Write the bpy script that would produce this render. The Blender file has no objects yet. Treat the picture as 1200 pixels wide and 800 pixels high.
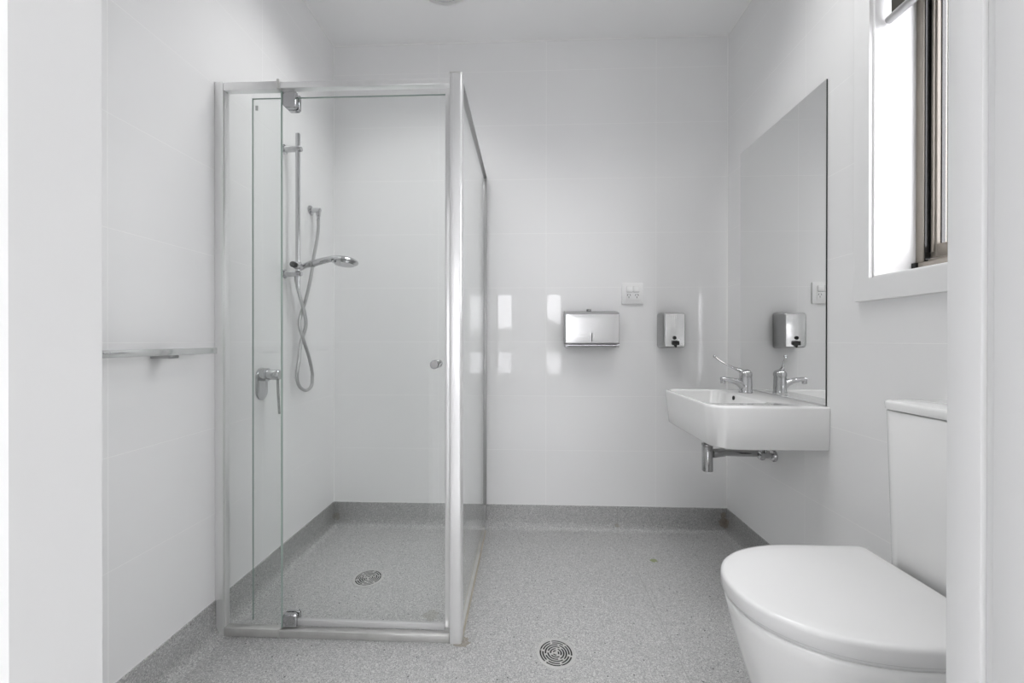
import bpy, bmesh, math, random
from mathutils import Vector, Matrix
random.seed(7)
scn = bpy.context.scene
COL = scn.collection
PI = math.pi

# ------------------------------------------------------------------ camera, world, lights, exposure
XL, XR, D, H = -1.0927, 1.0895, 2.184, 2.698      # left wall, right wall, back wall, ceiling
YF, YH = 0.49, 0.39                               # bathroom side / hall side of the door wall
OL, OR, OH = -0.562, 0.5115, 2.10                 # door opening
F_PX, YAW, PITCH, ROLL, CAM_Z = 460.77, 0.03833, 0.00244, 0.00101, 1.0384

cd = bpy.data.cameras.new('camera'); cam = bpy.data.objects.new('camera', cd); COL.objects.link(cam)
cd.sensor_fit = 'HORIZONTAL'; cd.sensor_width = 36.0; cd.lens = F_PX / 1200 * 36; cd.clip_start = 0.01
c, s = math.cos(YAW), math.sin(YAW)
X = Vector((c, s, 0)); Y = Vector((-s, c, 0)); Z = Vector((0, 0, 1))
c, s = math.cos(PITCH), math.sin(PITCH)
Z, Y = c * Z + s * Y, c * Y - s * Z
c, s = math.cos(ROLL), math.sin(ROLL)
X, Z = c * X + s * Z, -s * X + c * Z
m = Matrix((X, Z, -Y)).transposed().to_4x4(); m.translation = (0, 0, CAM_Z)
cam.matrix_world = m
scn.camera = cam

scn.view_settings.view_transform = 'Standard'
scn.view_settings.look = 'None'
scn.view_settings.gamma = 1.0
scn.view_settings.use_curve_mapping = False
scn.view_settings.exposure = -0.82
scn.cycles.use_denoising = True
scn.cycles.max_bounces = 14
scn.cycles.diffuse_bounces = 8
scn.cycles.glossy_bounces = 6
scn.cycles.transparent_max_bounces = 24
scn.cycles.caustics_reflective = False
scn.cycles.caustics_refractive = False

world = bpy.data.worlds.new('sky'); scn.world = world; world.use_nodes = True
wb = world.node_tree.nodes['Background']
wb.inputs['Color'].default_value = (0.98, 0.975, 1.0, 1); wb.inputs['Strength'].default_value = 16.5

def area_light(name, loc, target, sx, sy, power, color=(1, 1, 1)):
    l = bpy.data.lights.new(name, 'AREA'); l.shape = 'RECTANGLE'; l.size = sx; l.size_y = sy
    l.energy = power; l.color = color
    o = bpy.data.objects.new(name, l); COL.objects.link(o); o.location = loc
    o.rotation_euler = (Vector(target) - Vector(loc)).to_track_quat('-Z', 'Y').to_euler()
    return o
hl = area_light('added_hall_fill', (0.1, -0.85, H - 0.02), (0.1, -0.85, 0), 2.0, 1.1, 46); hl.data.spread = math.radians(126)  # unseen area light added to send more light through the doorway
dl = area_light('bathroom_downlight', (0.58, 1.22, H - 0.02), (0.58, 1.22, 0), 0.8, 0.4, 9.8); dl.data.spread = math.radians(122)
dl = area_light('added_shower_fill', (-0.55, 1.56, H - 0.02), (-0.55, 1.56, 0), 0.5, 0.4, 8.5); dl.data.spread = math.radians(114)  # unseen area light added to brighten the shower interior

# ------------------------------------------------------------------ materials
def mat(name, color, rough=0.5, metal=0.0, spec=0.5, bump=None, noise=None, coat=0.0):
    mt = bpy.data.materials.new(name); mt.use_nodes = True
    nt = mt.node_tree; b = nt.nodes['Principled BSDF']
    b.inputs['Base Color'].default_value = (*color, 1); b.inputs['Roughness'].default_value = rough
    b.inputs['Metallic'].default_value = metal; b.inputs['Specular IOR Level'].default_value = spec
    b.inputs['Coat Weight'].default_value = coat
    tc = nt.nodes.new('ShaderNodeTexCoord')
    if noise:   # (scale, amount, stretch): slight wear in colour
        n = nt.nodes.new('ShaderNodeTexNoise'); n.inputs['Scale'].default_value = noise[0]
        mp = nt.nodes.new('ShaderNodeMapping'); mp.inputs['Scale'].default_value = noise[2] if len(noise) > 2 else (1, 1, 1)
        nt.links.new(tc.outputs['Object'], mp.inputs[0]); nt.links.new(mp.outputs[0], n.inputs['Vector'])
        r = nt.nodes.new('ShaderNodeMapRange'); r.inputs['To Min'].default_value = 1 - noise[1]; r.inputs['To Max'].default_value = 1 + noise[1]
        nt.links.new(n.outputs['Fac'], r.inputs[0])
        mx = nt.nodes.new('ShaderNodeVectorMath'); mx.operation = 'SCALE'; mx.inputs[0].default_value = color
        nt.links.new(r.outputs[0], mx.inputs['Scale']); nt.links.new(mx.outputs[0], b.inputs['Base Color'])
    if bump:    # (scale, strength, distance)
        n = nt.nodes.new('ShaderNodeTexNoise'); n.inputs['Scale'].default_value = bump[0]
        nt.links.new(tc.outputs['Object'], n.inputs['Vector'])
        bp = nt.nodes.new('ShaderNodeBump'); bp.inputs['Strength'].default_value = bump[1]; bp.inputs['Distance'].default_value = bump[2]
        nt.links.new(n.outputs['Fac'], bp.inputs['Height']); nt.links.new(bp.outputs[0], b.inputs['Normal'])
    return mt

def math_node(nt, op, a, b=None):
    n = nt.nodes.new('ShaderNodeMath'); n.operation = op
    for i, v in enumerate((a, b)):
        if v is None: continue
        if isinstance(v, (int, float)): n.inputs[i].default_value = v
        else: nt.links.new(v, n.inputs[i])
    return n.outputs[0]

def mix_col(nt, fac, a, b):
    n = nt.nodes.new('ShaderNodeMix'); n.data_type = 'RGBA'
    if isinstance(fac, (int, float)): n.inputs[0].default_value = fac
    else: nt.links.new(fac, n.inputs[0])
    for i, v in ((6, a), (7, b)):
        if isinstance(v, tuple): n.inputs[i].default_value = (*v, 1)
        else: nt.links.new(v, n.inputs[i])
    return n.outputs[2]

def tile_mat(name, axis, u0, base=(0.86, 0.86, 0.86)):
    """large glossy wall sheets with 600 x 300 mm joints"""
    mt = mat(name, base, 0.022, 0, 0.5); nt = mt.node_tree; b = nt.nodes['Principled BSDF']
    tc = nt.nodes.new('ShaderNodeTexCoord'); sp = nt.nodes.new('ShaderNodeSeparateXYZ'); nt.links.new(tc.outputs['Object'], sp.inputs[0])
    def lines(sock, off, step, half):
        t = math_node(nt, 'FRACT', math_node(nt, 'DIVIDE', math_node(nt, 'ADD', sock, -off + step * 20.5), step))
        return math_node(nt, 'LESS_THAN', math_node(nt, 'ABSOLUTE', math_node(nt, 'SUBTRACT', t, 0.5)), half / step)
    v = lines(sp.outputs[axis], u0, 0.6, 0.0012); h = lines(sp.outputs[2], 0.1315, 0.3, 0.0011)
    g = math_node(nt, 'MAXIMUM', v, h)
    nt.links.new(mix_col(nt, g, base, (0.94, 0.94, 0.935)), b.inputs['Base Color'])
    bp = nt.nodes.new('ShaderNodeBump'); bp.inputs['Strength'].default_value = 0.5; bp.inputs['Distance'].default_value = 0.001; bp.invert = True
    n = nt.nodes.new('ShaderNodeTexNoise'); n.inputs['Scale'].default_value = 3.0; n.inputs['Detail'].default_value = 1
    nt.links.new(tc.outputs['Object'], n.inputs['Vector'])
    hgt = math_node(nt, 'ADD', g, math_node(nt, 'MULTIPLY', n.outputs['Fac'], 0.5))
    nt.links.new(hgt, bp.inputs['Height']); nt.links.new(bp.outputs[0], b.inputs['Normal'])
    return mt

def vinyl_mat(name):
    """speckled grey safety vinyl with welded seams and a few stains of its own"""
    mt = mat(name, (0.3, 0.3, 0.3), 0.42, 0, 0.35); nt = mt.node_tree; b = nt.nodes['Principled BSDF']
    tc = nt.nodes.new('ShaderNodeTexCoord'); P = tc.outputs['Object']
    def vor(scale):
        v = nt.nodes.new('ShaderNodeTexVoronoi'); v.inputs['Scale'].default_value = scale; nt.links.new(P, v.inputs['Vector'])
        sx = nt.nodes.new('ShaderNodeSeparateColor'); nt.links.new(v.outputs['Color'], sx.inputs[0]); return v, sx
    v, sx = vor(370)
    n = nt.nodes.new('ShaderNodeTexNoise'); n.inputs['Scale'].default_value = 2.2; n.inputs['Detail'].default_value = 6; nt.links.new(P, n.inputs['Vector'])
    basec = mix_col(nt, n.outputs['Fac'], (0.40, 0.40, 0.397), (0.48, 0.48, 0.477))
    c1 = mix_col(nt, math_node(nt, 'GREATER_THAN', sx.outputs[0], 0.80), basec, (0.60, 0.60, 0.59))
    c2 = mix_col(nt, math_node(nt, 'LESS_THAN', sx.outputs[0], 0.20), c1, (0.31, 0.31, 0.31))
    v2, sx2 = vor(120)
    c3 = mix_col(nt, math_node(nt, 'MULTIPLY', math_node(nt, 'GREATER_THAN', sx2.outputs[1], 0.985), math_node(nt, 'LESS_THAN', v2.outputs['Distance'], 0.33)), c2, (0.13, 0.13, 0.13))
    sp = nt.nodes.new('ShaderNodeSeparateXYZ'); nt.links.new(P, sp.inputs[0])
    def seam(x, half):
        return math_node(nt, 'LESS_THAN', math_node(nt, 'ABSOLUTE', math_node(nt, 'SUBTRACT', sp.outputs[0], x)), half)
    c4 = mix_col(nt, seam(0.497, 0.0015), c3, (0.36, 0.36, 0.35))
    def stain(cc, x, y, z, r, col, amt):
        d = nt.nodes.new('ShaderNodeVectorMath'); d.operation = 'DISTANCE'; nt.links.new(P, d.inputs[0]); d.inputs[1].default_value = (x, y, z)
        nz = nt.nodes.new('ShaderNodeTexNoise'); nz.inputs['Scale'].default_value = 55; nt.links.new(P, nz.inputs['Vector'])
        m1 = nt.nodes.new('ShaderNodeMapRange'); m1.inputs['From Min'].default_value = r; m1.inputs['From Max'].default_value = 0.0
        m1.inputs['To Min'].default_value = 0; m1.inputs['To Max'].default_value = 1; nt.links.new(d.outputs['Value'], m1.inputs[0])
        f = math_node(nt, 'MULTIPLY', math_node(nt, 'GREATER_THAN', math_node(nt, 'MULTIPLY', m1.outputs[0], nz.outputs['Fac']), 0.22), amt)
        return mix_col(nt, f, cc, col)
    c5 = stain(c4, XR - 0.02, D - 0.01, 0.05, 0.045, (0.30, 0.22, 0.15), 0.55)
    c5 = stain(c5, XR - 0.02, D - 0.01, 0.09, 0.03, (0.30, 0.22, 0.15), 0.5)
    c5 = stain(c5, XL + 0.02, D - 0.01, 0.045, 0.035, (0.32, 0.28, 0.22), 0.5)
    c5 = stain(c5, 0.497, D - 0.02, 0.035, 0.032, (0.30, 0.27, 0.22), 0.6)
    c5 = stain(c5, -0.225, 1.345, 0.0, 0.05, (0.25, 0.21, 0.15), 0.6)
    c5 = stain(c5, -0.36, 1.47, 0.0, 0.05, (0.24, 0.22, 0.17), 0.4)
    c5 = stain(c5, 0.60, 1.88, 0.0, 0.028, (0.26, 0.30, 0.14), 0.9)
    nt.links.new(c5, b.inputs['Base Color'])
    bp = nt.nodes.new('ShaderNodeBump'); bp.inputs['Strength'].default_value = 0.25; bp.inputs['Distance'].default_value = 0.0005
    nt.links.new(sx.outputs[0], bp.inputs['Height']); nt.links.new(bp.outputs[0], b.inputs['Normal'])
    return mt

def glass_mat(name, tint, rough=0.0, refl=1.0):
    """thin pane: clear with a slight tint, Fresnel reflection"""
    mt = bpy.data.materials.new(name); mt.use_nodes = True; nt = mt.node_tree; nt.nodes.clear()
    out = nt.nodes.new('ShaderNodeOutputMaterial'); mx = nt.nodes.new('ShaderNodeMixShader')
    t = nt.nodes.new('ShaderNodeBsdfTransparent'); t.inputs[0].default_value = (*tint, 1)
    g = nt.nodes.new('ShaderNodeBsdfGlossy'); g.inputs['Roughness'].default_value = rough; g.inputs['Color'].default_value = (refl, refl, refl, 1)
    fr = nt.nodes.new('ShaderNodeFresnel'); ge = nt.nodes.new('ShaderNodeNewGeometry')      # same reflectance from both faces of the thin pane
    nt.links.new(math_node(nt, 'ADD', math_node(nt, 'MULTIPLY', ge.outputs['Backfacing'], 1 / 1.42 - 1.42), 1.42), fr.inputs['IOR'])
    nt.links.new(fr.outputs[0], mx.inputs[0]); nt.links.new(t.outputs[0], mx.inputs[1]); nt.links.new(g.outputs[0], mx.inputs[2])
    nt.links.new(mx.outputs[0], out.inputs['Surface'])
    return mt

M = dict(
    tile_back=tile_mat('glossy_wall_back', 0, 0.105),
    tile_side=tile_mat('glossy_wall_side', 1, D),
    paint=mat('white_paint', (0.86, 0.86, 0.86), 0.45, bump=(220, 0.05, 0.001)),
    ceiling=mat('ceiling_paint', (0.92, 0.92, 0.92), 0.8, bump=(150, 0.05, 0.001)),
    trim=mat('trim_gloss_paint', (0.84, 0.84, 0.84), 0.3, noise=(6, 0.01)),
    sealant=mat('white_sealant', (0.90, 0.90, 0.89), 0.4, noise=(20, 0.02)),
    vinyl=vinyl_mat('speckled_vinyl'),
    ceramic=mat('white_ceramic', (0.84, 0.84, 0.835), 0.06, coat=0.3, noise=(4, 0.006)),
    seat=mat('white_seat_plastic', (0.75, 0.75, 0.75), 0.16, noise=(5, 0.006)),
    chrome=mat('chrome', (0.54, 0.54, 0.55), 0.09, 1.0, noise=(30, 0.03)),
    bright_chrome=mat('bright_chrome', (0.72, 0.72, 0.72), 0.1, 1.0, noise=(30, 0.03)),
    chrome_dark=mat('worn_chrome', (0.40, 0.40, 0.40), 0.14, 1.0, noise=(40, 0.06)),
    alu=mat('polished_aluminium', (0.86, 0.86, 0.86), 0.28, 0.7, noise=(18, 0.05, (1, 1, 0.1))),
    alu_grey=mat('grey_anodised_aluminium', (0.44, 0.44, 0.44), 0.35, 0.7, noise=(25, 0.05)),
    alu_dull=mat('stained_aluminium', (0.68, 0.675, 0.66), 0.33, 0.75, noise=(25, 0.12)),
    steel=mat('brushed_steel', (0.84, 0.84, 0.84), 0.24, 1.0, noise=(60, 0.05, (1, 1, 0.08)), bump=(5, 0.25, 0.008)),
    steel_side=mat('satin_steel_edge', (0.42, 0.42, 0.42), 0.28, 1.0, noise=(50, 0.05)),
    black=mat('black_plastic', (0.012, 0.012, 0.012), 0.25, noise=(30, 0.1)),
    hole=mat('dark_opening', (0.02, 0.02, 0.02), 0.7, noise=(30, 0.1)),
    plastic=mat('white_outlet_plastic', (0.86, 0.86, 0.855), 0.3, noise=(30, 0.01)),
    gap=mat('grey_switch_gap', (0.30, 0.30, 0.30), 0.5, noise=(30, 0.05)),
    slot=mat('socket_slot', (0.12, 0.12, 0.12), 0.5, noise=(30, 0.05)),
    win_frame=mat('bronze_beige_aluminium', (0.27, 0.243, 0.21), 0.4, 0.15, noise=(12, 0.04)),
    blind=mat('charcoal_blind_fabric', (0.055, 0.053, 0.045), 0.9, bump=(900, 0.2, 0.001)),
    blind_bar=mat('grey_blind_rail', (0.42, 0.42, 0.42), 0.35, 0.6, noise=(20, 0.03)),
    seal=mat('clear_grey_seal', (0.62, 0.62, 0.62), 0.25, noise=(30, 0.03)),
    glass_edge=mat('green_glass_edge', (0.36, 0.44, 0.40), 0.15, noise=(12, 0.05)),
    glass=glass_mat('shower_glass', (0.982, 0.988, 0.985)),
    pane=glass_mat('window_glass', (0.95, 0.95, 0.955)),
    mirror=mat('silvered_mirror', (0.93, 0.935, 0.93), 0.0, 1.0),
    mirror_edge=mat('dark_mirror_edge', (0.02, 0.025, 0.022), 0.3, noise=(30, 0.1)),
    hall_floor=mat('pale_hall_floor', (0.74, 0.74, 0.745), 0.5, noise=(4, 0.05)),
    grate=mat('plastic_grate', (0.52, 0.52, 0.51), 0.4, noise=(40, 0.05)),
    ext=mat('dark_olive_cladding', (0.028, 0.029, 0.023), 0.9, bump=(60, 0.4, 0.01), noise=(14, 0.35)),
    ground=mat('outdoor_ground', (0.72, 0.72, 0.73), 0.9, noise=(3, 0.2)),
    hill=mat('distant_scrub', (0.22, 0.22, 0.21), 0.95, noise=(0.4, 0.3)),
)
# the mirror has no Fresnel variation: keep it a plain mirror
M['mirror'].node_tree.nodes['Principled BSDF'].inputs['Specular IOR Level'].default_value = 0.5

# ------------------------------------------------------------------ mesh helpers
def add_box(bm, x0, x1, y0, y1, z0, z1, bev=0.0, seg=2):
    r = bmesh.ops.create_cube(bm, size=1.0)
    vs = r['verts']
    for v in vs:
        v.co = Vector((x0 if v.co.x < 0 else x1, y0 if v.co.y < 0 else y1, z0 if v.co.z < 0 else z1))
    if bev > 0:
        es = list({e for v in vs for e in v.link_edges})
        bmesh.ops.bevel(bm, geom=es, offset=bev, segments=seg, profile=0.5, affect='EDGES')

def loft(bm, rings, cap0=True, cap1=True, closed=True):
    vr = [[bm.verts.new(p) for p in r] for r in rings]
    n = len(vr[0])
    for a, b in zip(vr, vr[1:]):
        for i in range(n if closed else n - 1):
            j = (i + 1) % n
            bm.faces.new((a[i], a[j], b[j], b[i]))
    if cap0: bm.faces.new(list(reversed(vr[0])))
    if cap1: bm.faces.new(vr[-1])
    return vr

def frame_of(d):
    d = Vector(d).normalized()
    u = d.cross(Vector((0, 0, 1)))
    if u.length < 1e-3: u = d.cross(Vector((0, 1, 0)))
    u.normalize(); return d, u, d.cross(u).normalized()

def add_lathe(bm, origin, axis, prof, n=28, cap0=True, cap1=True):
    """prof: list of (distance along axis, radius)"""
    d, u, v = frame_of(axis); o = Vector(origin)
    loft(bm, [[o + d * t + (u * math.cos(2 * PI * i / n) + v * math.sin(2 * PI * i / n)) * max(r, 1e-5) for i in range(n)] for t, r in prof], cap0, cap1)

def add_cyl(bm, p0, p1, r, n=24, bev=0.0, r1=None):
    p0, p1 = Vector(p0), Vector(p1); L = (p1 - p0).length; r1 = r if r1 is None else r1
    prof = [(0, r), (L, r1)] if bev <= 0 else [(0, r - bev), (bev * .3, r - bev * .3), (bev, r), (L - bev, r1), (L - bev * .3, r1 - bev * .3), (L, r1 - bev)]
    add_lathe(bm, p0, p1 - p0, prof, n)

def catmull(pts, sub=8):
    pts = [Vector(p) for p in pts]; P = [2 * pts[0] - pts[1]] + pts + [2 * pts[-1] - pts[-2]]; out = []
    for i in range(1, len(P) - 2):
        for k in range(sub):
            t = k / sub; a, b, c_, d = P[i - 1], P[i], P[i + 1], P[i + 2]
            out.append(0.5 * ((2 * b) + (c_ - a) * t + (2 * a - 5 * b + 4 * c_ - d) * t * t + (3 * b - a - 3 * c_ + d) * t ** 3))
    out.append(pts[-1]); return out

def add_tube(bm, pts, rad, n=12, sub=8, flat=1.0):
    """smooth tube; rad a number or one radius per control point; flat squashes the second axis"""
    path = catmull(pts, sub) if sub > 1 else [Vector(p) for p in pts]
    if isinstance(rad, (int, float)): rads = [rad] * len(path)
    else:
        rads = []
        for i in range(len(path)):
            t = i / (len(path) - 1) * (len(rad) - 1); k = min(int(t), len(rad) - 2); rads.append(rad[k] + (rad[k + 1] - rad[k]) * (t - k))
    d, u, v = frame_of(path[1] - path[0]); rings = []
    for i, p in enumerate(path):
        t = (path[min(i + 1, len(path) - 1)] - path[max(i - 1, 0)]).normalized()
        u = (u - t * u.dot(t)).normalized(); v = t.cross(u)
        rings.append([p + (u * math.cos(2 * PI * k / n) + v * flat * math.sin(2 * PI * k / n)) * rads[i] for k in range(n)])
    loft(bm, rings)

def rrect(x0, x1, y0, y1, r, z, seg=6):
    """rounded rectangle ring; r one radius or four (x1y1, x0y1, x0y0, x1y0)"""
    rs = r if isinstance(r, (tuple, list)) else (r,) * 4
    out = []
    for (cx, cy, a0), rr in zip(((x1, y1, 0), (x0, y1, 90), (x0, y0, 180), (x1, y0, 270)), rs):
        sx = -1 if cx == x1 else 1; sy = -1 if cy == y1 else 1
        for k in range(seg + 1):
            a = math.radians(a0 + 90 * k / seg)
            out.append(Vector((cx + sx * rr + math.cos(a) * rr, cy + sy * rr + math.sin(a) * rr, z)))
    return out

def obj(name, bm, material, parent=None, smooth=38, label=None):
    bmesh.ops.recalc_face_normals(bm, faces=bm.faces)
    me = bpy.data.meshes.new(name)
    for f in bm.faces: f.smooth = True
    for e in bm.edges:
        e.smooth = not (len(e.link_faces) == 2 and e.calc_face_angle(0) > math.radians(smooth))
    bm.to_mesh(me); bm.free()
    o = bpy.data.objects.new(name, me); COL.objects.link(o)
    for mm in (material if isinstance(material, list) else [material]): me.materials.append(mm)
    if parent is not None:
        o.parent = parent; o.matrix_parent_inverse = parent.matrix_world.inverted()
    if label: o['label'] = label
    return o

def thing(name, label, cat, loc=(0, 0, 0), group=None):
    o = bpy.data.objects.new(name, None); COL.objects.link(o); o.empty_display_size = 0.05
    o.matrix_world = Matrix.Translation(loc)
    o['label'] = label; o['category'] = cat
    if group: o['group'] = group
    return o

def struct(name, bm, material, parent=None, smooth=38):
    o = obj(name, bm, material, parent, smooth)
    if parent is None: o['kind'] = 'structure'
    return o

def struct_root(name, loc):
    o = bpy.data.objects.new(name, None); COL.objects.link(o); o.empty_display_size = 0.05
    o.matrix_world = Matrix.Translation(loc); o['kind'] = 'structure'; return o

def B(*boxes, bev=0.0):
    bm = bmesh.new()
    for b in boxes: add_box(bm, *b, bev=bev)
    return bm

# ------------------------------------------------------------------ room shell
WT = 0.14
XO = XR + WT                                            # outer face of the right wall
WY0, WY1, WZ0, WZ1 = 0.66, 1.277, 1.236, 2.24           # window opening
HX0, HY0 = -2.4, -3.0                                   # hall extents
struct('floor', B((XL - .1, XO, YH, D + .1, -0.1, 0)), M['vinyl'])
struct('floor_hall', B((HX0 - .1, XO, HY0 - .1, YH, -0.1, 0)), M['hall_floor'])
struct('ceiling', B((HX0 - .1, XO, HY0 - .1, D + .1, H, H + 0.1)), M['ceiling'])
struct('wall_back', B((XL - .1, XO, D, D + .1, 0, H)), M['tile_back'])
struct('wall_left', B((XL - .1, XL, YF, D, 0, H)), M['tile_side'])
struct('wall_right', B((XR, XO, YH - 0.0, WY0, 0, H), (XR, XO, WY1, D, 0, H), (XR, XO, WY0, WY1, 0, WZ0), (XR, XO, WY0, WY1, WZ1, H)), M['tile_side'])
struct('wall_front', B((HX0, OL - 0.02, YH, YF, 0, H), (OR + 0.02, XR, YH, YF, 0, H), (OL - 0.02, OR + 0.02, YH, YF, OH + 0.02, H)), M['paint'])
# hall walls
struct('wall_hall_left', B((HX0 - .1, HX0, HY0, YH, 0, H)), M['paint'])
struct('wall_hall_right', B((XR, XO, HY0, YH, 0, H)), M['paint'])
panes = [(-1.07, -0.84), (-0.56, -0.29), (0.37, 0.63)]
PZ0, PZ1 = 0.42, 1.90
bm = bmesh.new(); xs = HX0 - .1
for a, b_ in panes:
    add_box(bm, xs, a - .03, HY0 - .1, HY0, 0, H); xs = b_ + .03
    add_box(bm, a - .03, b_ + .03, HY0 - .1, HY0, 0, PZ0 - .03); add_box(bm, a - .03, b_ + .03, HY0 - .1, HY0, PZ1 + .03, H)
add_box(bm, xs, XO, HY0 - .1, HY0, 0, H)
struct('wall_hall_back', bm, M['paint'])
for i, (a, b_) in enumerate(panes):
    w = struct_root('window_%d' % (i + 2), ((a + b_) / 2, HY0 - .05, PZ0))
    bm = B((a - .03, a, HY0 - .1, HY0 + .012, PZ0 - .03, PZ1 + .03), (b_, b_ + .03, HY0 - .1, HY0 + .012, PZ0 - .03, PZ1 + .03),
           (a, b_, HY0 - .1, HY0 + .012, PZ0 - .03, PZ0), (a, b_, HY0 - .1, HY0 + .012, PZ1, PZ1 + .03), (a, b_, HY0 - .06, HY0 - .03, 1.02, 1.05))
    obj('window_frame', bm, M['trim'], w)
    obj('pane', B((a, b_, HY0 - .048, HY0 - .044, PZ0, PZ1)), M['pane'], w)

# coved vinyl skirting (concave fillet), mitred along the three walls
CZ, CR, CT = 0.127, 0.045, 0.003
def cove_profile():
    p = [(0.0, CZ), (CT, CZ - 0.001)]
    for k in range(9):
        a = math.radians(180 + 90 * k / 8)
        p.append((CT + CR + CR * math.cos(a), CR + 0.001 + CR * math.sin(a)))
    p += [(CT + CR + .01, 0.0), (0.0, 0.0)]
    return p
def cove(name, along, mapper):
    bm = bmesh.new(); pr = cove_profile(); rings = []
    for end in (0, 1):
        rings.append([Vector(mapper(end, off, z)) for off, z in pr])
    loft(bm, rings); struct(name, bm, M['vinyl'], smooth=60)
cove('baseboard_back', None, lambda e, o, z: ((XL + o, D - o, z) if e == 0 else (XR - o, D - o, z)))
cove('baseboard_left', None, lambda e, o, z: ((XL + o, YF + .02, z) if e == 0 else (XL + o, D - o, z)))
cove('baseboard_right', None, lambda e, o, z: ((XR - o, YF + .02, z) if e == 0 else (XR - o, D - o, z)))

# sealant beads in the corners
t = 0.004
struct('trim_1', B((XL, XR, D - t, D, H - t, H)), M['sealant'])
struct('trim_2', B((XL, XL + t, YF, D - t, H - t, H)), M['sealant'])
struct('trim_3', B((XR - t, XR, YF, D - t, H - t, H)), M['sealant'])
struct('trim_4', B((XL, XL + 0.003, D - 0.003, D, CZ, H - t)), M['sealant'])
struct('trim_5', B((XR - 0.003, XR, D - 0.003, D, CZ, H - t)), M['sealant'])

# door surround: jamb linings, stops and architraves of the doorway the picture is taken through
def jamb(side, xin, name):
    sg = 1 if side == 'l' else -1
    bm = bmesh.new()
    def bx(xa, xb, y0, y1, z0, z1, bev):
        add_box(bm, min(xa, xb), max(xa, xb), y0, y1, z0, z1, bev=bev)
    if side == 'l':
        pl = [(xin - .03, .5), (xin - .001, .5), (xin, .499), (xin, .405), (xin - .0145, .3915), (xin - .03, .3915)]
        loft(bm, [[Vector((x, y, z)) for x, y in pl] for z in (0, OH)])
    else:
        bx(xin, xin + .02, 0.463, 0.50, 0, OH, .002)
        bx(xin + .006, xin + .02, 0.452, 0.463, 0, OH, .001)
        bx(xin, xin + .02, 0.40, 0.452, 0, OH, .002)
    struct(name, bm, M['trim'])
jamb('l', OL, 'trim_6'); jamb('r', OR, 'trim_7')
struct('trim_8', B((OL - .02, OR + .02, 0.40, YF + .010, OH, OH + .02), bev=.002), M['trim'])
AX = OL - 0.014
struct('trim_9', B((AX - .09, AX, YH - .018, YH, 0, OH + .06), bev=.002), M['trim'])
struct('trim_10', B((OR + .004, OR + .09, YH - .018, YH, 0, OH + .06), bev=.002), M['trim'])
struct('trim_11', B((OL - .08, OR + .09, YH - .018, YH, OH + .02, OH + .09), bev=.002), M['trim'])

# ------------------------------------------------------------------ window in the right wall
CX = XR - 0.018                                        # face of the casing
w1 = struct_root('window_1', (XR, (WY0 + WY1) / 2, WZ0))
cw = 0.057
bm = B((CX, XR, WY1, WY1 + cw, WZ0 - 0.070, WZ1 + cw), (CX, XR, WY0 - cw, WY0, WZ0 - 0.070, WZ1 + cw),
       (CX, XR, WY0, WY1, WZ0 - 0.070, WZ0), (CX, XR, WY0, WY1, WZ1, WZ1 + cw))
obj('window_casing', bm, M['trim'], w1)
RX = 1.208
bm = B((CX + .003, RX + .03, WY1 - 0.0, WY1 + .0001, WZ0, WZ1))
bm.free()
bm = B((CX + .012, RX, WY1 - .006, WY1 + .0, WZ0, WZ1), (CX + .012, RX, WY0, WY0 + .006, WZ0, WZ1),
       (CX + .012, RX, WY0, WY1, WZ0 - .0, WZ0 + .006), (CX + .012, RX, WY0, WY1, WZ1 - .006, WZ1))
obj('reveal_lining', bm, M['trim'], w1)
fy1 = WY1 - .006; fy0 = WY0 + .006; fz0 = WZ0 + .006; fz1 = WZ1 - .006
bm = B((RX, RX + .07, fy1 - .022, fy1 + .006, fz0, fz1), (RX, RX + .07, fy0 - .006, fy0 + .022, fz0, fz1),
       (RX - .006, RX + .07, fy0, fy1 - .0, fz0, fz0 + .036), (RX, RX + .07, fy0, fy1, fz1 - .03, fz1), bev=.0015)
obj('window_frame', bm, M['win_frame'], w1)
bm = B((RX + .022, RX + .05, fy1 - .041, fy1 - .0235, fz0 + .050, fz1 - .03), (RX + .022, RX + .05, fy0 + .0235, fy0 + .041, fz0 + .050, fz1 - .03),
       (RX + .022, RX + .05, fy0 + .041, fy1 - .041, fz0 + .050, fz0 + .088), (RX + .022, RX + .05, fy0 + .041, fy1 - .041, fz1 - .07, fz1 - .03),
       (RX + .016, RX + .022, fy1 - .036, fy1 - .029, fz0 + .066, fz1 - .03), bev=.0015)
sash = obj('sash', bm, M['win_frame'], w1)
obj('pane', B((RX + .034, RX + .038, fy0 + .041, fy1 - .041, fz0 + .088, fz1 - .07)), M['pane'], sash)
obj('track', B((RX + .012, RX + .05, fy0 + .0235, fy1 - .0235, fz0 + .036, fz0 + .044)), M['win_frame'], w1)
obj('gasket', B((RX + .004, RX + .020, fy1 - .0252, fy1 - .0222, fz0 + .040, fz1 - .03)), M['black'], w1)
obj('glazing_gasket', B((RX + .0335, RX + .0445, fy1 - .0436, fy1 - .0412, fz0 + .0885, fz1 - .0705)), M['black'], sash)
obj('end_stop', B((RX - .014, RX - .006, fy1 - .014, fy1 - .0005, fz0 + .010, fz0 + .037)), M['black'], w1)

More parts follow.
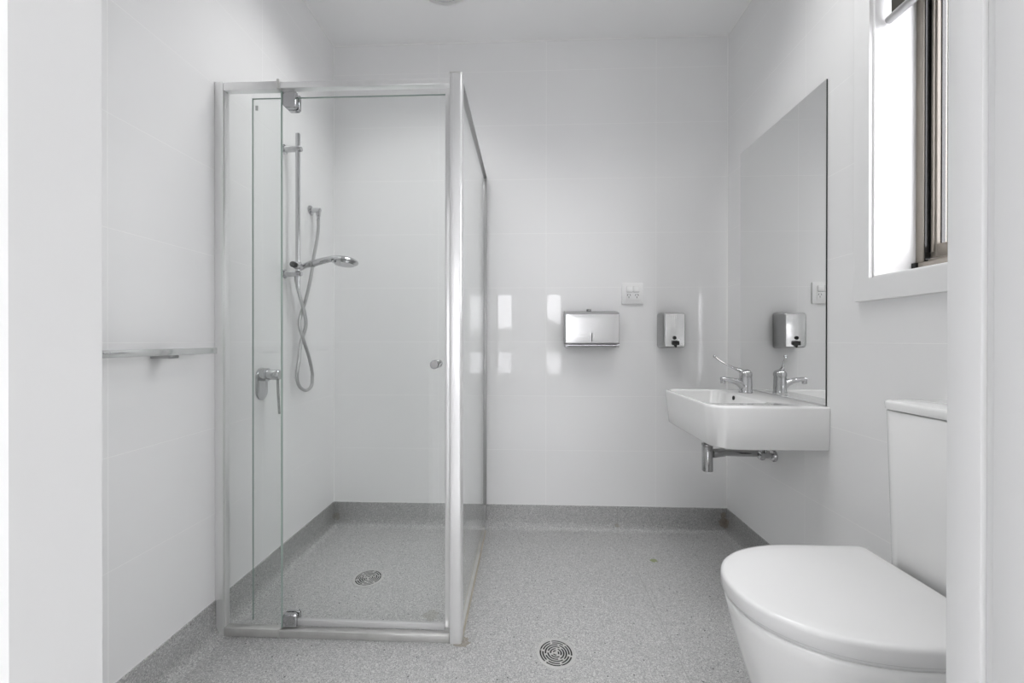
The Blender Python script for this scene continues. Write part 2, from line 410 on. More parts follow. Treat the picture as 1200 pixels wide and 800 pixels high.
# charcoal roller blind, rolled nearly all the way up
bl = thing('roller_blind', 'charcoal roller blind rolled up with grey bottom rail in the window recess', 'blind', (1.15, (WY0 + WY1) / 2, WZ1 - .03))
bm = bmesh.new(); add_cyl(bm, (1.155, WY0 + .02, WZ1 - .05), (1.155, WY1 - .02, WZ1 - .05), .030, bev=.002); obj('fabric_roll', bm, M['blind'], bl)
BZ = 2.030
obj('fabric', B((1.1165, 1.1185, WY0 + .025, WY1 - .024, BZ + .008, WZ1 - .05)), M['blind'], bl)
bm = bmesh.new(); add_cyl(bm, (1.1175, WY0 + .02, BZ), (1.1175, WY1 - .014, BZ), .0125, bev=.002); obj('bottom_rail', bm, M['blind_bar'], bl)
obj('bracket', B((1.12, 1.19, WY1 - .018, WY1 - .007, WZ1 - .09, WZ1 - .007), bev=.002), M['blind_bar'], bl)

# outdoors: a neighbouring wall seen through the glass, ground and a low rise beyond the hall windows
struct('exterior_ground', B((XO, 30, -41, 8, -0.3, -0.12), (-30, XO, -41, HY0 - .1, -0.3, -0.12)), M['ground'])
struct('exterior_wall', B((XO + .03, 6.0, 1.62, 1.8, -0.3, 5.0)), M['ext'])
bm = bmesh.new(); N = 40
rings = []
for i in range(N + 1):
    x = -30 + 60 * i / N
    hh = 2.6 + 0.9 * math.sin(x * 0.5 + 1) + 0.4 * math.sin(x * 1.3)
    rings.append([Vector((x, -34, -0.2)), Vector((x, -35.6, hh * .8)), Vector((x, -37.3, hh)), Vector((x, -40.5, -0.2))])
loft(bm, rings); struct('exterior_hills', bm, M['hill'])

# ------------------------------------------------------------------ ceiling exhaust vent
vx, vy, vr = -0.395, 1.788, 0.150
v = thing('exhaust_vent', 'round white exhaust grille in the bathroom ceiling', 'vent', (vx, vy, H))
bm = bmesh.new()
add_lathe(bm, (vx, vy, H), (0, 0, -1), [(0, vr), (.006, vr), (.012, vr - .008), (.013, vr - .014), (.006, vr - .017), (0, vr - .017)], 56, False, False)
obj('outer_ring', bm, M['plastic'], v)
bm = bmesh.new()
for k in range(10):
    r0 = .014 + k * .0125
    add_lathe(bm, (vx, vy, H - .002), (0, 0, -1), [(0, r0), (.008, r0 + .001), (.008, r0 + .003), (0, r0 + .004)], 48, False, False)
for k in range(6):
    a = PI * k / 3; d = Vector((math.cos(a), math.sin(a), 0)); p = Vector((vx, vy, H - .006))
    add_cyl(bm, p + d * .01, p + d * .133, .0022, 6)
obj('grille', bm, M['plastic'], v)
bm = bmesh.new(); add_cyl(bm, (vx, vy, H - .0015), (vx, vy, H - .0002), .1325, 48); obj('duct_opening', bm, M['slot'], v)

# ------------------------------------------------------------------ shower screen
SY = 1.335; SXL = XL; SXR = -0.2225
ss = thing('shower_screen', 'framed corner shower screen with clear glass and pivoting door', 'shower screen', (-0.65, SY, 0))
ST = 1.9415
def alu_box(name, *b, mt='alu', bev=.002, parent=ss, label=None):
    return obj(name, B(*b, bev=bev), M[mt], parent, label=label)
# wall channel: starts on top of the coving, notch cut to clear it
bm = bmesh.new()
add_box(bm, XL + .0005, XL + .0305, SY, SY + .030, CZ + .002, ST, bev=.0012)
add_box(bm, XL + .0045, XL + .0305, SY, SY + .030, .004, CZ + .002)
obj('wall_channel', bm, M['alu'], ss)
alu_box('glazing_bead', (XL + .0305, XL + .0345, SY + .004, SY + .022, .03, ST - .030))
alu_box('top_rail', (XL + .0305, -0.862, SY + .001, SY + .026, ST - .030, ST - .002), (-0.862, -0.2655, SY + .002, SY + .028, ST - .026, ST - .0045), mt='alu')
alu_box('rail_end_cap', (-0.870, -0.860, SY - .002, SY + .027, ST - .030, ST + .004), mt='alu_dull')
alu_box('bottom_rail', (XL + .0305, -0.862, SY + .001, SY + .026, .001, .030), (-0.862, -0.2655, SY + .002, SY + .028, .0, .0255), mt='alu_dull')
alu_box('rail_end_cap', (-0.868, -0.860, SY - .001, SY + .027, .0, .032), mt='alu_dull')
# corner post, square with one rounded edge, capped
bm = bmesh.new()
def post_ring(z, g=0.0): return rrect(-0.2645 - g, SXR + g, SY - .002 - g, SY + .036 + g, (.003, .003, .003, .010), z, 4)
loft(bm, [post_ring(0.0), post_ring(1.949)])
add_box(bm, -0.254, -0.252, SY - .004, SY - .0015, 0.0, 1.948)
obj('corner_post', bm, M['alu'], ss)
bm = bmesh.new(); loft(bm, [post_ring(1.949, .001), post_ring(1.954, .001), post_ring(1.956, -.002)]); obj('post_cap', bm, M['alu_dull'], ss)
# fixed front pane
fg = obj('fixed_pane', B((XL + .033, -0.8615, SY + .010, SY + .016, .028, ST - .029)), M['glass'], ss)
obj('glass_edge', B((-0.8615, -0.8585, SY + .0098, SY + .0162, .028, ST - .03)), M['glass_edge'], fg)
# pivot door, behind the fixed pane
DY = SY + .030; DX0, DX1, DZ0, DZ1 = -0.979, -0.285, 0.040, 1.899
door = obj('door_pane', B((DX0 + .0015, DX1, DY, DY + .006, DZ0, DZ1 - .0015)), M['glass'], ss)
obj('glass_edge', B((DX0, DX0 + .0015, DY, DY + .006, DZ0, DZ1), (DX0 + .0015, DX1, DY, DY + .006, DZ1 - .0015, DZ1)), M['glass_edge'], door)
obj('closing_strip', B((DX1 - .001, DX1 + .0155, DY - .004, DY + .010, DZ0 - .004, DZ1 - .002), bev=.002), M['alu'], door)
obj('drip_seal', B((-0.845, DX1 - .002, DY - .003, DY + .009, DZ0 - .014, DZ0 + .008), bev=.002), M['seal'], door)
obj('glass_stamp', B((-0.967, -0.957, DY - .0005, DY - .0001, 1.855, 1.873)), M['seal'], door)
def hinge(zc, up, name='pivot_hinge'):
    x0, x1 = -0.862, -0.812
    for (ya, yb) in ((DY - .016, DY - .0005), (DY + .0065, DY + .020)):
        bm = bmesh.new()
        if up: ring = lambda y, g: [Vector((x, y, z)) for x, z in ((x0 + g, zc + .025 - g), (x1 - g, zc + .025 - g), (x1 - g, zc - .024), (x1 - .006, zc - .031 + g), (x0 + .013, zc - .031 + g), (x0 + g, zc - .017))]
        else: ring = lambda y, g: [Vector((x, y, z)) for x, z in ((x0 + g, zc - .022 + g), (x1 - g, zc - .022 + g), (x1 - g, zc + .016), (x1 - .006, zc + .022 - g), (x0 + .006, zc + .022 - g), (x0 + g, zc + .016))]
        loft(bm, [ring(ya, .002), ring(ya + .002, 0), ring(yb, 0)])
        obj(name, bm, M['chrome'], ss)
hinge(1.886, True); hinge(.050, False)
bm = bmesh.new(); add_cyl(bm, (-0.835, DY + .002, 1.9105), (-0.835, DY + .002, ST - .025), .008, 14); obj('pivot_pin', bm, M['chrome_dark'], ss)
bm = bmesh.new(); add_cyl(bm, (-0.835, DY + .002, .0255), (-0.835, DY + .002, .029), .008, 14); obj('pivot_pin', bm, M['chrome_dark'], ss)
# door knob, one cylinder on each face
kb = bmesh.new()
kx, kz = -0.318, 0.9555
add_lathe(kb, (kx, DY - .0005, kz), (0, -1, 0), [(0, .009), (.008, .009), (.010, .0145), (.028, .0150), (.031, .0135), (.031, 0.0)], 28)
add_lathe(kb, (kx, DY + .0065, kz), (0, 1, 0), [(0, .009), (.008, .009), (.010, .0145), (.028, .0150), (.031, .0135), (.031, 0.0)], 28)
obj('door_knob', kb, M['chrome_dark'], door, label='round chrome door knob')
# side (return) pane
GX = -0.236
obj('side_pane', B((GX - .003, GX + .003, SY + .034, D - .012, .012, 1.936)), M['glass'], ss)
alu_box('side_top_rail', (GX - .009, GX + .012, SY + .036, D - .014, 1.937, 1.948), mt='alu_grey')
alu_box('side_bottom_rail', (GX - .009, GX + .009, SY + .036, D - .062, .001, .014), (GX - .009, GX + .009, D - .062, D - .036, .0125, .024), mt='alu_dull')
alu_box('side_wall_channel', (GX - .009, GX + .012, D - .014, D - .0005, CZ + .001, 1.949), (GX - .010, GX + .010, D - .022, D - .006, .048, CZ + .001), mt='alu_grey')
# sealant line outside along the return
bm = B((GX + .009, GX + .0145, SY + .036, D - .052, .0005, .006)); obj('floor_sealant', bm, mat('aged_sealant', (0.50, 0.46, 0.38), 0.6, noise=(14, 0.3)), ss)

# ------------------------------------------------------------------ shower fittings on the left wall
RXX, RY = -1.030, 1.730
rl = thing('shower_rail', 'chrome vertical shower rail with two brackets on the left shower wall', 'shower rail', (XL, RY, 1.3))
bm = bmesh.new(); loft(bm, [rrect(RXX - .009, RXX + .009, RY - .0075, RY + .0075, .0055, z, 4) for z in (1.272, 1.966)]); obj('riser', bm, M['chrome'], rl)
for zc in (1.897, 1.338):
    bm = bmesh.new()
    add_lathe(bm, (XL, RY, zc), (1, 0, 0), [(0.0003, .021), (.004, .021), (.006, .018), (.008, .0135), (.074, .0125), (.080, .010), (.082, .004)], 24)
    obj('wall_bracket', bm, M['chrome'], rl)
bm = bmesh.new()
add_lathe(bm, (RXX, RY - .002, 1.374), (0, -1, 0), [(.006, .016), (.020, .016), (.022, .0145)], 22)
add_lathe(bm, (RXX - .002, RY + .0, 1.374), (0, 1, 0), [(.006, .015), (.024, .014)], 22)
add_cyl(bm, (RXX, RY, 1.358), (RXX, RY, 1.390), .0155, 22, .003)
obj('slider', bm, M['chrome'], rl)
bm = bmesh.new(); add_cyl(bm, (RXX - .004, RY - .024, 1.374), (RXX - .004, RY - .037, 1.374), .013, 20, .003); obj('clamp_knob', bm, M['black'], rl)

hs = thing('hand_shower', 'chrome hand shower held sideways in the rail slider', 'hand shower', (-1.01, 1.785, 1.385))
HYY = 1.785
bm = bmesh.new()
add_tube(bm, [(-1.046, HYY - .012, 1.366), (-1.020, HYY - .008, 1.384), (-0.992, HYY, 1.393), (-0.955, HYY, 1.4035), (-0.915, HYY, 1.4125), (-0.880, HYY, 1.4155), (-0.850, HYY, 1.4125)],
         [.010, .0125, .0150, .0150, .0142, .0150, .016], 18, 8)
obj('handle', bm, M['chrome'], hs)
bm = bmesh.new()
ax = Vector((-0.06, -0.16, -1)).normalized()
add_lathe(bm, (-0.838, HYY, 1.4185), ax, [(-.003, .004), (-.001, .022), (.005, .038), (.013, .048), (.020, .050), (.025, .047), (.025, .041), (.033, .037), (.033, .002)], 40)
for v_ in bm.verts: v_.co.x = -0.838 + (v_.co.x + 0.838) * 1.22
obj('spray_head', bm, M['chrome'], hs)
bm = bmesh.new(); add_cyl(bm, (-1.004, HYY - .002, 1.3895), (-0.986, HYY, 1.3945), .0165, 18, .002); obj('collar', bm, M['chrome_dark'], hs)

el = thing('hose_elbow', 'chrome wall elbow feeding the shower hose', 'water outlet', (XL, 1.95, 1.70))
EYY = 1.942
bm = bmesh.new(); add_lathe(bm, (XL, EYY, 1.693), (1, 0, 0), [(.0003, .024), (.005, .024), (.008, .020), (.010, .0125), (.046, .0125), (.052, .0115), (.055, .007)], 24); obj('wall_flange', bm, M['chrome'], el)
bm = bmesh.new(); add_lathe(bm, (XL + .042, EYY, 1.690), (0, 0, -1), [(0, .0105), (.026, .0105), (.027, .0085), (.044, .0085)], 20); obj('outlet_nut', bm, M['chrome'], el)
hx = XL + .042
hose_pts = [(hx, 1.942, 1.646), (hx + .003, 1.936, 1.60), (hx + .002, 1.921, 1.525), (hx, 1.900, 1.450), (hx, 1.881, 1.372), (hx, 1.852, 1.285), (hx - .004, 1.828, 1.215),
            (hx - .008, 1.806, 1.165), (hx - .004, 1.785, 1.108), (hx + .006, 1.806, 1.030), (hx + .006, 1.845, 0.960), (hx, 1.884, 0.885), (hx - .004, 1.893, 0.860), (hx - .004, 1.885, 0.815),
            (hx - .004, 1.838, 0.800), (hx - .004, 1.785, 0.825), (hx - .004, 1.763, 0.875), (hx - .002, 1.775, 0.945), (hx - .006, 1.800, 1.030), (hx + .010, 1.812, 1.105),
            (hx + .010, 1.802, 1.165), (hx + .006, 1.779, 1.225), (hx, 1.762, 1.285), (hx - .004, 1.757, 1.325), (hx - .001, 1.764, 1.352)]
bm = bmesh.new(); add_tube(bm, hose_pts, .0076, 12, 9)
h = obj('shower_hose', bm, mat('woven_steel_hose', (0.50, 0.50, 0.50), 0.28, 1.0, noise=(300, 0.2))); h['label'] = 'grey metal shower hose twisted into a hanging loop'; h['category'] = 'hose'
bpy.context.view_layer.update()

mx = thing('shower_mixer', 'chrome shower mixer with oval plate and thin lever on the shower wall', 'mixer tap', (XL, 1.576, .86))
MYY, MZ = 1.576, 0.897
bm = bmesh.new()
def stad(x, g):
    out = []
    for k in range(13):
        a = PI * k / 12; out.append(Vector((x, MYY + math.cos(a) * (.0355 - g), .891 + math.sin(a) * (.0355 - g))))
    for k in range(13):
        a = PI + PI * k / 12; out.append(Vector((x, MYY + math.cos(a) * (.0355 - g), .829 + math.sin(a) * (.0355 - g))))
    return out
loft(bm, [stad(XL + .0003, 0), stad(XL + .004, 0), stad(XL + .006, .003)]); obj('cover_plate', bm, M['chrome'], mx)
bm = bmesh.new(); add_lathe(bm, (XL + .006, MYY, MZ), (1, 0, 0), [(0, .027), (.022, .027), (.0235, .024), (.026, .024), (.0265, .021), (.070, .021), (.074, .018), (.0745, 0.0)], 30); obj('knob_body', bm, M['chrome'], mx)
bm = bmesh.new(); add_tube(bm, [(XL + .070, MYY, MZ - .018), (XL + .073, MYY - .002, MZ - .07), (XL + .079, MYY - .004, MZ - .16)], [.0055, .005, .005], 12, 6); obj('lever', bm, M['chrome_dark'], mx)

# towel rail on the left wall
tr = thing('towel_rail', 'flat chrome towel rail on the left wall before the shower', 'towel rail', (XL, 0.95, 1.0))
obj('bar', B((-1.036, -1.024, 0.62, 1.262, .9945, 1.0135), bev=.0015), M['bright_chrome'], tr)
for yc in (0.74, 1.115):
    obj('mounting_post', B((XL + .0003, -1.0355, yc - .017, yc + .017, .985, 1.004), bev=.0015), M['chrome_dark'], tr)

# ------------------------------------------------------------------ floor wastes
def drain(cx, cy, rot, label, R=.0655):
    t = thing('floor_drain', label, 'floor drain', (cx, cy, 0), group='round floor drains')
    z0 = .0006
    bm = bmesh.new(); add_lathe(bm, (cx, cy, 0), (0, 0, 1), [(z0, R), (.0022, R - .0008), (.0030, R - .003), (.0030, R - .0052), (.0026, R - .0055), (z0, R - .0055)], 64, False, False)
    obj('rim', bm, M['grate'], t)
    # perforated plate: polar cells, slot cells left open
    bm = bmesh.new(); NA = 120; r_in = R - .006
    bands = [(0, .004, 0)]
    r = .004
    slots = [(.0090, 3), (.0175, 3), (.0260, 3), (.0345, 3), (.0430, 6), (.0515, 6)]
    edges = [0.0005]
    for rc, n in slots: edges += [rc - .0027, rc + .0027]
    edges += [r_in]
    V = {}
    def vert(i, k, z):
        key = (i, k % NA, z)
        if key not in V:
            a = 2 * PI * k / NA + rot; V[key] = bm.verts.new((cx + edges[i] * math.cos(a), cy + edges[i] * math.sin(a), z))
        return V[key]
    for i in range(len(edges) - 1):
        for k in range(NA):
            if i % 2 == 1:
                rc, n = slots[(i - 1) // 2]
                off = 0 if n == 6 else (8 if (i // 2) % 2 else 0)
                ph = ((k + .5 - off) / NA * n) % 1.0
                gap = min(.42, (.0062 / rc) / (2 * PI) * n)
                if gap < ph: continue
            bm.faces.new((vert(i, k, .0024), vert(i, k + 1, .0024), vert(i + 1, k + 1, .0024), vert(i + 1, k, .0024)))
    ex = bmesh.ops.extrude_face_region(bm, geom=bm.faces[:])
    for g in ex['geom']:
        if isinstance(g, bmesh.types.BMVert): g.co.z = .0010
    obj('grate', bm, M['grate'], t)
    bm = bmesh.new(); add_cyl(bm, (cx, cy, .0002), (cx, cy, .0008), R - .007, 48); obj('drain_opening', bm, M['hole'], t)
    for k in range(3):
        a = rot + 2 * PI * k / 3 + .06; p = Vector((cx + .0515 * math.cos(a), cy + .0515 * math.sin(a), .0024))
        bm = bmesh.new(); add_cyl(bm, p, p + Vector((0, 0, .0010)), .0022, 12); obj('screw', bm, M['chrome_dark'], t)
    return t
drain(.0968, 1.308, .75, 'round plastic floor drain with slotted grate on the open floor')
drain(-.692, 1.690, .30, 'round floor drain inside the glass shower enclosure')

# ------------------------------------------------------------------ mirror
mr = thing('wall_mirror', 'tall frameless mirror on the right wall above the basin', 'mirror', (XR, 1.758, .80))
MY0, MY1, MZ0, MZ1 = 1.4715, 2.0445, .8005, 1.9885
obj('mirror_back', B((XR - .0045, XR - .0003, MY0, MY1, MZ0, MZ1)), M['mirror_edge'], mr)
obj('mirror_glass', B((XR - .0055, XR - .0047, MY0 + .0006, MY1 - .0006, MZ0 + .0006, MZ1 - .0006)), M['mirror'], mr)

# ------------------------------------------------------------------ wash basin
bs = thing('wash_basin', 'white rectangular ceramic basin hung on the right wall', 'basin', (XR, 1.72, .64))
BX0, BX1, BY0, BY1 = .672, XR - .0005, 1.452, 1.985
bm = bmesh.new(); sg = 8
def outer(z, g=0.0, t=0.0): return rrect(BX0 + g + t, BX1, BY0 + g + t * .3, BY1 - g - t * .3, (.004, .055, .075, .004), z, sg)
rings = [outer(.640, .012, .016), outer(.641, .005, .016), outer(.646, .0, .0155), outer(.72, 0, .008), outer(.790, 0, 0), outer(.796, .001), outer(.799, .003), outer(.8, .006)]
IX0, IX1, IY0, IY1 = BX0 + .016, .935, BY0 + .085, BY1 - .016
def inner(z, g): return rrect(IX0 + g, IX1 - g, IY0 + g, IY1 - g, .045, z, sg)
rings += [inner(.7995, 0), inner(.797, .003), inner(.790, .006), inner(.740, .014), inner(.715, .026), inner(.704, .045), inner(.699, .085)]
loft(bm, rings)
obj('basin_bowl', bm, M['ceramic'], bs, smooth=50)
cx_, cy_ = (IX0 + IX1) / 2, (IY0 + IY1) / 2
bm = bmesh.new(); add_lathe(bm, (cx_, cy_, .699), (0, 0, 1), [(.0002, .031), (.003, .030), (.005, .024), (.0045, .0)], 30); obj('waste_ring', bm, M['chrome'], bs)
bm = bmesh.new(); add_lathe(bm, (IX1 - .0085, 1.800, .782), (-1, 0, 0.1), [(.0, .0095), (.002, .0095), (.002, .0001)], 20); obj('overflow_hole', bm, M['hole'], bs)

# tap on the basin
FX, FY, FZ = 1.007, 1.852, .8
fa = thing('basin_tap', 'chrome basin mixer tap with long care lever on the basin', 'tap', (FX, FY, FZ))
bm = bmesh.new()
add_lathe(bm, (FX, FY, FZ + .0003), (0, 0, 1), [(0, .029), (.004, .029), (.006, .0275), (.04, .0265), (.072, .0255), (.0725, .0235), (.074, .0235)], 32)
obj('tap_body', bm, M['chrome'], fa)
bm = bmesh.new()
add_lathe(bm, (FX, FY, FZ + .0745), (0, 0, 1), [(0, .0265), (.010, .0275), (.018, .026), (.026, .020), (.031, .010), (.032, .0001)], 32)
obj('cap', bm, M['chrome'], fa)
bm = bmesh.new()
add_tube(bm, [(FX - .006, FY, FZ + .026), (FX - .028, FY - .001, FZ + .045), (FX - .060, FY - .003, FZ + .056), (FX - .095, FY - .005, FZ + .062), (FX - .113, FY - .006, FZ + .062)], [.024, .0195, .0145, .0125, .0115], 20, 8, flat=.85)
add_lathe(bm, (FX - .106, FY - .0055, FZ + .060), (0, 0, -1), [(0, .0105), (.016, .0105), (.018, .0095), (.018, .0001)], 22)
obj('spout', bm, M['chrome'], fa)
bm = bmesh.new()
add_tube(bm, [(FX - .004, FY + .006, FZ + .092), (FX - .020, FY + .020, FZ + .102), (FX - .038, FY + .042, FZ + .113), (FX - .062, FY + .070, FZ + .130), (FX - .082, FY + .093, FZ + .149), (FX - .090, FY + .102, FZ + .160)],
         [.016, .0125, .0068, .0050, .0050, .0056], 14, 8, flat=.8)
bmesh.ops.create_uvsphere(bm, u_segments=18, v_segments=10, radius=.0082, matrix=Matrix.Translation((FX - .091, FY + .104, FZ + .163)))
obj('care_lever', bm, M['chrome'], fa)

# bottle trap and pipes under the basin
TX, TY = .776, 1.722
tp = thing('bottle_trap', 'chrome bottle trap and waste pipe under the basin', 'trap', (TX, TY, .48))
bm = bmesh.new(); add_lathe(bm, (TX, TY, .478), (0, 0, 1), [(0, .019), (.002, .0215), (.106, .0215), (.108, .020), (.110, .0235), (.118, .0235), (.120, .016), (.150, .016)], 32); obj('bottle', bm, M['chrome_dark'], tp)
bm = bmesh.new()
add_cyl(bm, (TX + .019, TY + .006, .552), (TX + .085, TY + .032, .550), .0185, 24, .002)
add_tube(bm, [(TX + .08, TY + .030, .550), (XR - .012, 1.862, .516)], .0150, 20, 1)
obj('waste_pipe', bm, M['chrome_dark'], tp)
bm = bmesh.new(); add_lathe(bm, (XR - .0003, 1.865, .515), (-1, 0, 0), [(0, .030), (.004, .030), (.012, .026), (.016, .0175), (.022, .0165)], 30); obj('wall_flange', bm, M['chrome'], tp)
sv = thing('stop_valve', 'small chrome stop valve on the wall under the basin', 'valve', (XR, 1.777, .535))
bm = bmesh.new(); add_lathe(bm, (XR - .0003, 1.777, .532), (-1, 0, 0), [(0, .027), (.004, .027), (.010, .022), (.012, .012), (.045, .012), (.046, .016), (.062, .016), (.064, .013)], 28); obj('valve_body', bm, M['chrome'], sv)
bm = bmesh.new(); add_tube(bm, [(XR - .036, 1.777, .541), (XR - .038, 1.779, .59), (XR - .050, 1.785, .6395)], .0055, 12, 5); obj('supply_hose', bm, M['chrome_dark'], sv)

# ------------------------------------------------------------------ things on the back wall
td = thing('towel_dispenser', 'wide stainless steel paper towel dispenser on the back wall', 'dispenser', (.3475, D, 1.0))
x0, x1 = .203, .4865
bm = bmesh.new()
yb, yf = D - .0004, D - .094
prof = [(yb, 1.2015), (yb - .012, 1.2005), (yf + .003, 1.1835), (yf, 1.180), (yf, 1.0245), (yf + .003, 1.0215), (yf + .012, 1.0205), (yb, 1.0205)]
loft(bm, [[Vector((x, y, z)) for y, z in prof] for x in (x0 + .0, x0 + .002, x1 - .002, x1)])
obj('cabinet', bm, M['steel_side'], td)
NX, NZ = 24, 14
bm = bmesh.new(); g = {}
for i in range(NX + 1):
    for j in range(NZ + 1):
        u, w = i / NX, j / NZ
        bulge = .0030 * (1 - (2 * u - 1) ** 4) * (1 - (2 * w - 1) ** 4) + .0006 * math.sin(6 * w + 2.5 * u) * (1 - (2 * u - 1) ** 2)
        g[i, j] = bm.verts.new((x0 + .003 + (x1 - x0 - .006) * u, yf - .0012 - bulge, 1.028 + .150 * w))
for i in range(NX):
    for j in range(NZ): bm.faces.new((g[i, j], g[i + 1, j], g[i + 1, j + 1], g[i, j + 1]))
ex = bmesh.ops.extrude_face_region(bm, geom=bm.faces[:])
for q in ex['geom']:
    if isinstance(q, bmesh.types.BMVert): q.co.y = yf - .0002
obj('front_panel', bm, M['steel'], td)
obj('level_slot', B((.3400, .3436, yf - .0056, yf - .0040, 1.034, 1.0785)), M['hole'], td)
bm = bmesh.new()
add_tube(bm, [(x0 + .006, yf + .006, 1.0125), (x1 - .006, yf + .006, 1.0125)], .0052, 14, 1)
add_box(bm, x0, x0 + .016, yf + .004, yb, 1.001, 1.0205, bev=.003); add_box(bm, x1 - .016, x1, yf + .004, yb, 1.001, 1.0205, bev=.003)
obj('dispensing_lip', bm, M['chrome'], td)
obj('dispensing_slot', B((x0 + .017, x1 - .017, yf + .0125, yb, 1.006, 1.0200)), M['hole'], td)
bm = bmesh.new(); add_cyl(bm, (.335, D - .030, 1.1955), (.335, D - .030, 1.2085), .013, 20, .002); obj('lock', bm, M['chrome_dark'], td)

sd = thing('soap_dispenser', 'small upright stainless soap dispenser with black push button on the back wall', 'dispenser', (.77, D, 1.0))
sx0, sx1, sz0, sz1 = .7125, .8375, .9985, 1.1905
def sd_ring(y, g, r=.014): return [Vector((p.x, y, p.y)) for p in rrect(sx0 + g, sx1 - g, sz0 + g, sz1 - g, r, 0, 6)]
bm = bmesh.new(); loft(bm, [sd_ring(D - .0004, 0), sd_ring(D - .030, .0), sd_ring(D - .078, .004), sd_ring(D - .086, .008), sd_ring(D - .088, .012)]); obj('tank', bm, M['steel_side'], sd)
bm = bmesh.new()
add_box(bm, sx0 + .014, sx1 - .013, D - .0905, D - .0882, sz0 + .010, sz1 - .013, bev=.0008)
obj('front_plate', bm, M['steel'], sd)
bm = bmesh.new(); add_lathe(bm, (.7725, D - .0906, 1.0535), (0, -1, 0), [(0, .0098), (.004, .0095), (.005, .0065), (.0035, .0060), (.0035, .0001)], 24); obj('sight_glass', bm, M['black'], sd)
obj('push_button', B((.759, .794, D - .106, D - .0906, 1.0150, 1.0370), bev=.003), M['black'], sd)
bm = bmesh.new(); add_lathe(bm, (.777, D - .098, 1.0150), (0, 0, -1), [(0, .006), (.008, .005), (.012, .0035)], 14); obj('nozzle', bm, M['black'], sd)

po = thing('power_outlet', 'white double power outlet with two rocker switches on the back wall', 'power outlet', (.577, D, 1.296))
ox0, ox1, oz0, oz1 = .5185, .6355, 1.2385, 1.3535
def po_ring(y, g): return [Vector((p.x, y, p.y)) for p in rrect(ox0 + g, ox1 - g, oz0 + g, oz1 - g, .003, 0, 3)]
bm = bmesh.new(); loft(bm, [po_ring(D - .0004, 0), po_ring(D - .009, 0), po_ring(D - .0105, .002)]); obj('base_plate', bm, M['plastic'], po)
def in_ring(y, g): return [Vector((p.x, y, p.y)) for p in rrect(ox0 + .021 + g, ox1 - .021 - g, oz0 + .018 + g, oz1 - .017 - g, .002, 0, 3)]
bm = bmesh.new(); loft(bm, [in_ring(D - .0106, 0), in_ring(D - .0125, 0), in_ring(D - .0132, .001)]); obj('cover', bm, M['plastic'], po)
for xc in (.5595, .5945):
    bm = bmesh.new(); loft(bm, [[Vector((p.x, y, p.y + dz)) for p in rrect(xc - .0165 + g, xc + .0165 - g, 1.304 + g, 1.3345 - g, .005, 0, 4)] for y, g, dz in ((D - .0133, 0, 0), (D - .0165, 0, 0), (D - .018, .0015, 0))])
    obj('rocker_switch', bm, M['plastic'], po)
    bm = bmesh.new(); loft(bm, [[Vector((p.x, y, p.y)) for p in rrect(xc - .0172, xc + .0172, 1.3025, 1.3353, .005, 0, 4)] for y in (D - .0131, D - .0134)])
    obj('switch_gap', bm, M['gap'], po)
for xc in (.5555, .5985):
    bm = bmesh.new()
    for sx_, ang, dx, dz in ((-1, .5, -.0065, .004), (1, -.5, .0065, .004), (0, 0, 0, -.0085)):
        c0 = Vector((xc + dx, 0, 1.284 + dz)); d = Vector((math.sin(ang), 0, math.cos(ang))); n_ = Vector((d.z, 0, -d.x))
        a, w_ = .0052, .0014
        q = [c0 - d * a - n_ * w_, c0 + d * a - n_ * w_, c0 + d * a + n_ * w_, c0 - d * a + n_ * w_]
        loft(bm, [[Vector((p.x, D - .0133, p.z)) for p in q], [Vector((p.x, D - .0136, p.z)) for p in q]])
    obj('socket_slots', bm, M['slot'], po)

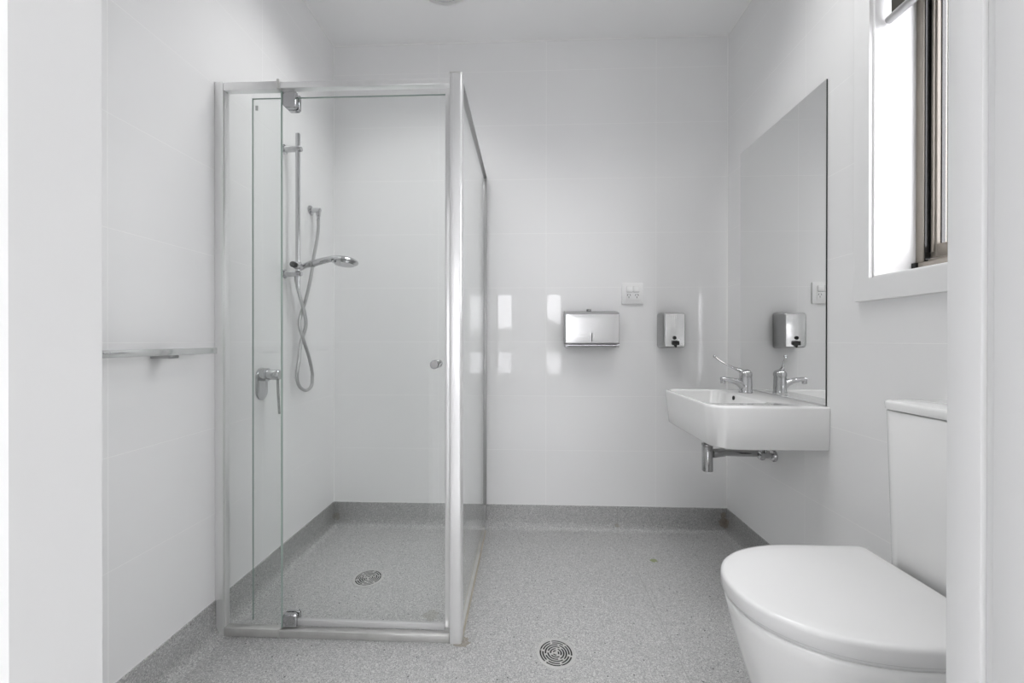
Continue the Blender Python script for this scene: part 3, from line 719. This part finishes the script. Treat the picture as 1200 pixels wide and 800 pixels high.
# ------------------------------------------------------------------ toilet
TYC = .925
to = thing('toilet', 'white ceramic toilet with closed lid against the right wall', 'toilet', (.80, TYC, 0))
def dshape(xf, xb, hw, z, a=.27, n=24, rb=.012):
    xc = xf + a; out = []
    for k in range(n + 1):                       # from far side round the nose to the near side
        t_ = PI / 2 + PI * k / n
        ct, st = math.cos(t_), math.sin(t_)
        out.append(Vector((xc + a * math.copysign(abs(ct) ** .92, ct), TYC + hw * math.copysign(abs(st) ** .92, st), z)))
    out += [Vector((xb - rb, TYC - hw, z)), Vector((xb - rb * .3, TYC - hw + rb * .3, z)), Vector((xb, TYC - hw + rb, z)),
            Vector((xb, TYC + hw - rb, z)), Vector((xb - rb * .3, TYC + hw - rb * .3, z)), Vector((xb - rb, TYC + hw, z))]
    return out
bm = bmesh.new()
xw = XR - .001
loft(bm, [dshape(.600, xw, .120, 0, .20), dshape(.590, xw, .124, .03, .20), dshape(.560, xw, .135, .12, .21), dshape(.530, xw, .149, .22, .23),
          dshape(.505, xw, .163, .30, .25), dshape(.486, xw, .175, .365, .26), dshape(.477, xw, .180, .405, .265), dshape(.473, xw, .182, .424, .268), dshape(.475, xw, .180, .430, .268), dshape(.480, xw, .176, .432, .266)])
obj('pan', bm, M['ceramic'], to, smooth=60)
bm = bmesh.new()
loft(bm, [dshape(.480, .915, .178, .4325, .266), dshape(.476, .917, .180, .434, .267), dshape(.476, .917, .180, .4395, .267), dshape(.480, .915, .177, .4405, .266)])
obj('seat', bm, M['seat'], to, smooth=60)
bm = bmesh.new()
LR = []
for z, g in ((.4425, .006), (.4440, .002), (.447, 0), (.470, 0), (.475, .0012), (.4785, .0045), (.4800, .010), (.4808, .03), (.4812, .06)):
    LR.append(dshape(.4655 + g, .9205 - g, .1875 - g, z, .270 - g * .6))
loft(bm, LR); obj('lid', bm, M['seat'], to, smooth=60)
# cistern on the pan's rear shelf
bm = bmesh.new()
def cis(z, g, x0=.925): return rrect(x0 + g, XR - .0008, TYC - .155 + g, TYC + .155 - g, (.004, .050, .050, .004), z, 8)
loft(bm, [cis(.4325, .012), cis(.436, .008), cis(.60, .005), cis(.858, .0), cis(.860, .002)]); obj('cistern', bm, M['ceramic'], to, smooth=50)
bm = bmesh.new(); loft(bm, [cis(.8625, .002), cis(.8635, -.002), cis(.879, -.003), cis(.8835, -.001), cis(.8855, .006)]); obj('cistern_lid', bm, M['ceramic'], to, smooth=50)
bm = bmesh.new(); add_lathe(bm, (1.005, TYC, .8855), (0, 0, 1), [(.0002, .026), (.003, .026), (.0045, .023), (.0045, .0001)], 28); fb = obj('flush_button', bm, M['chrome'], to)
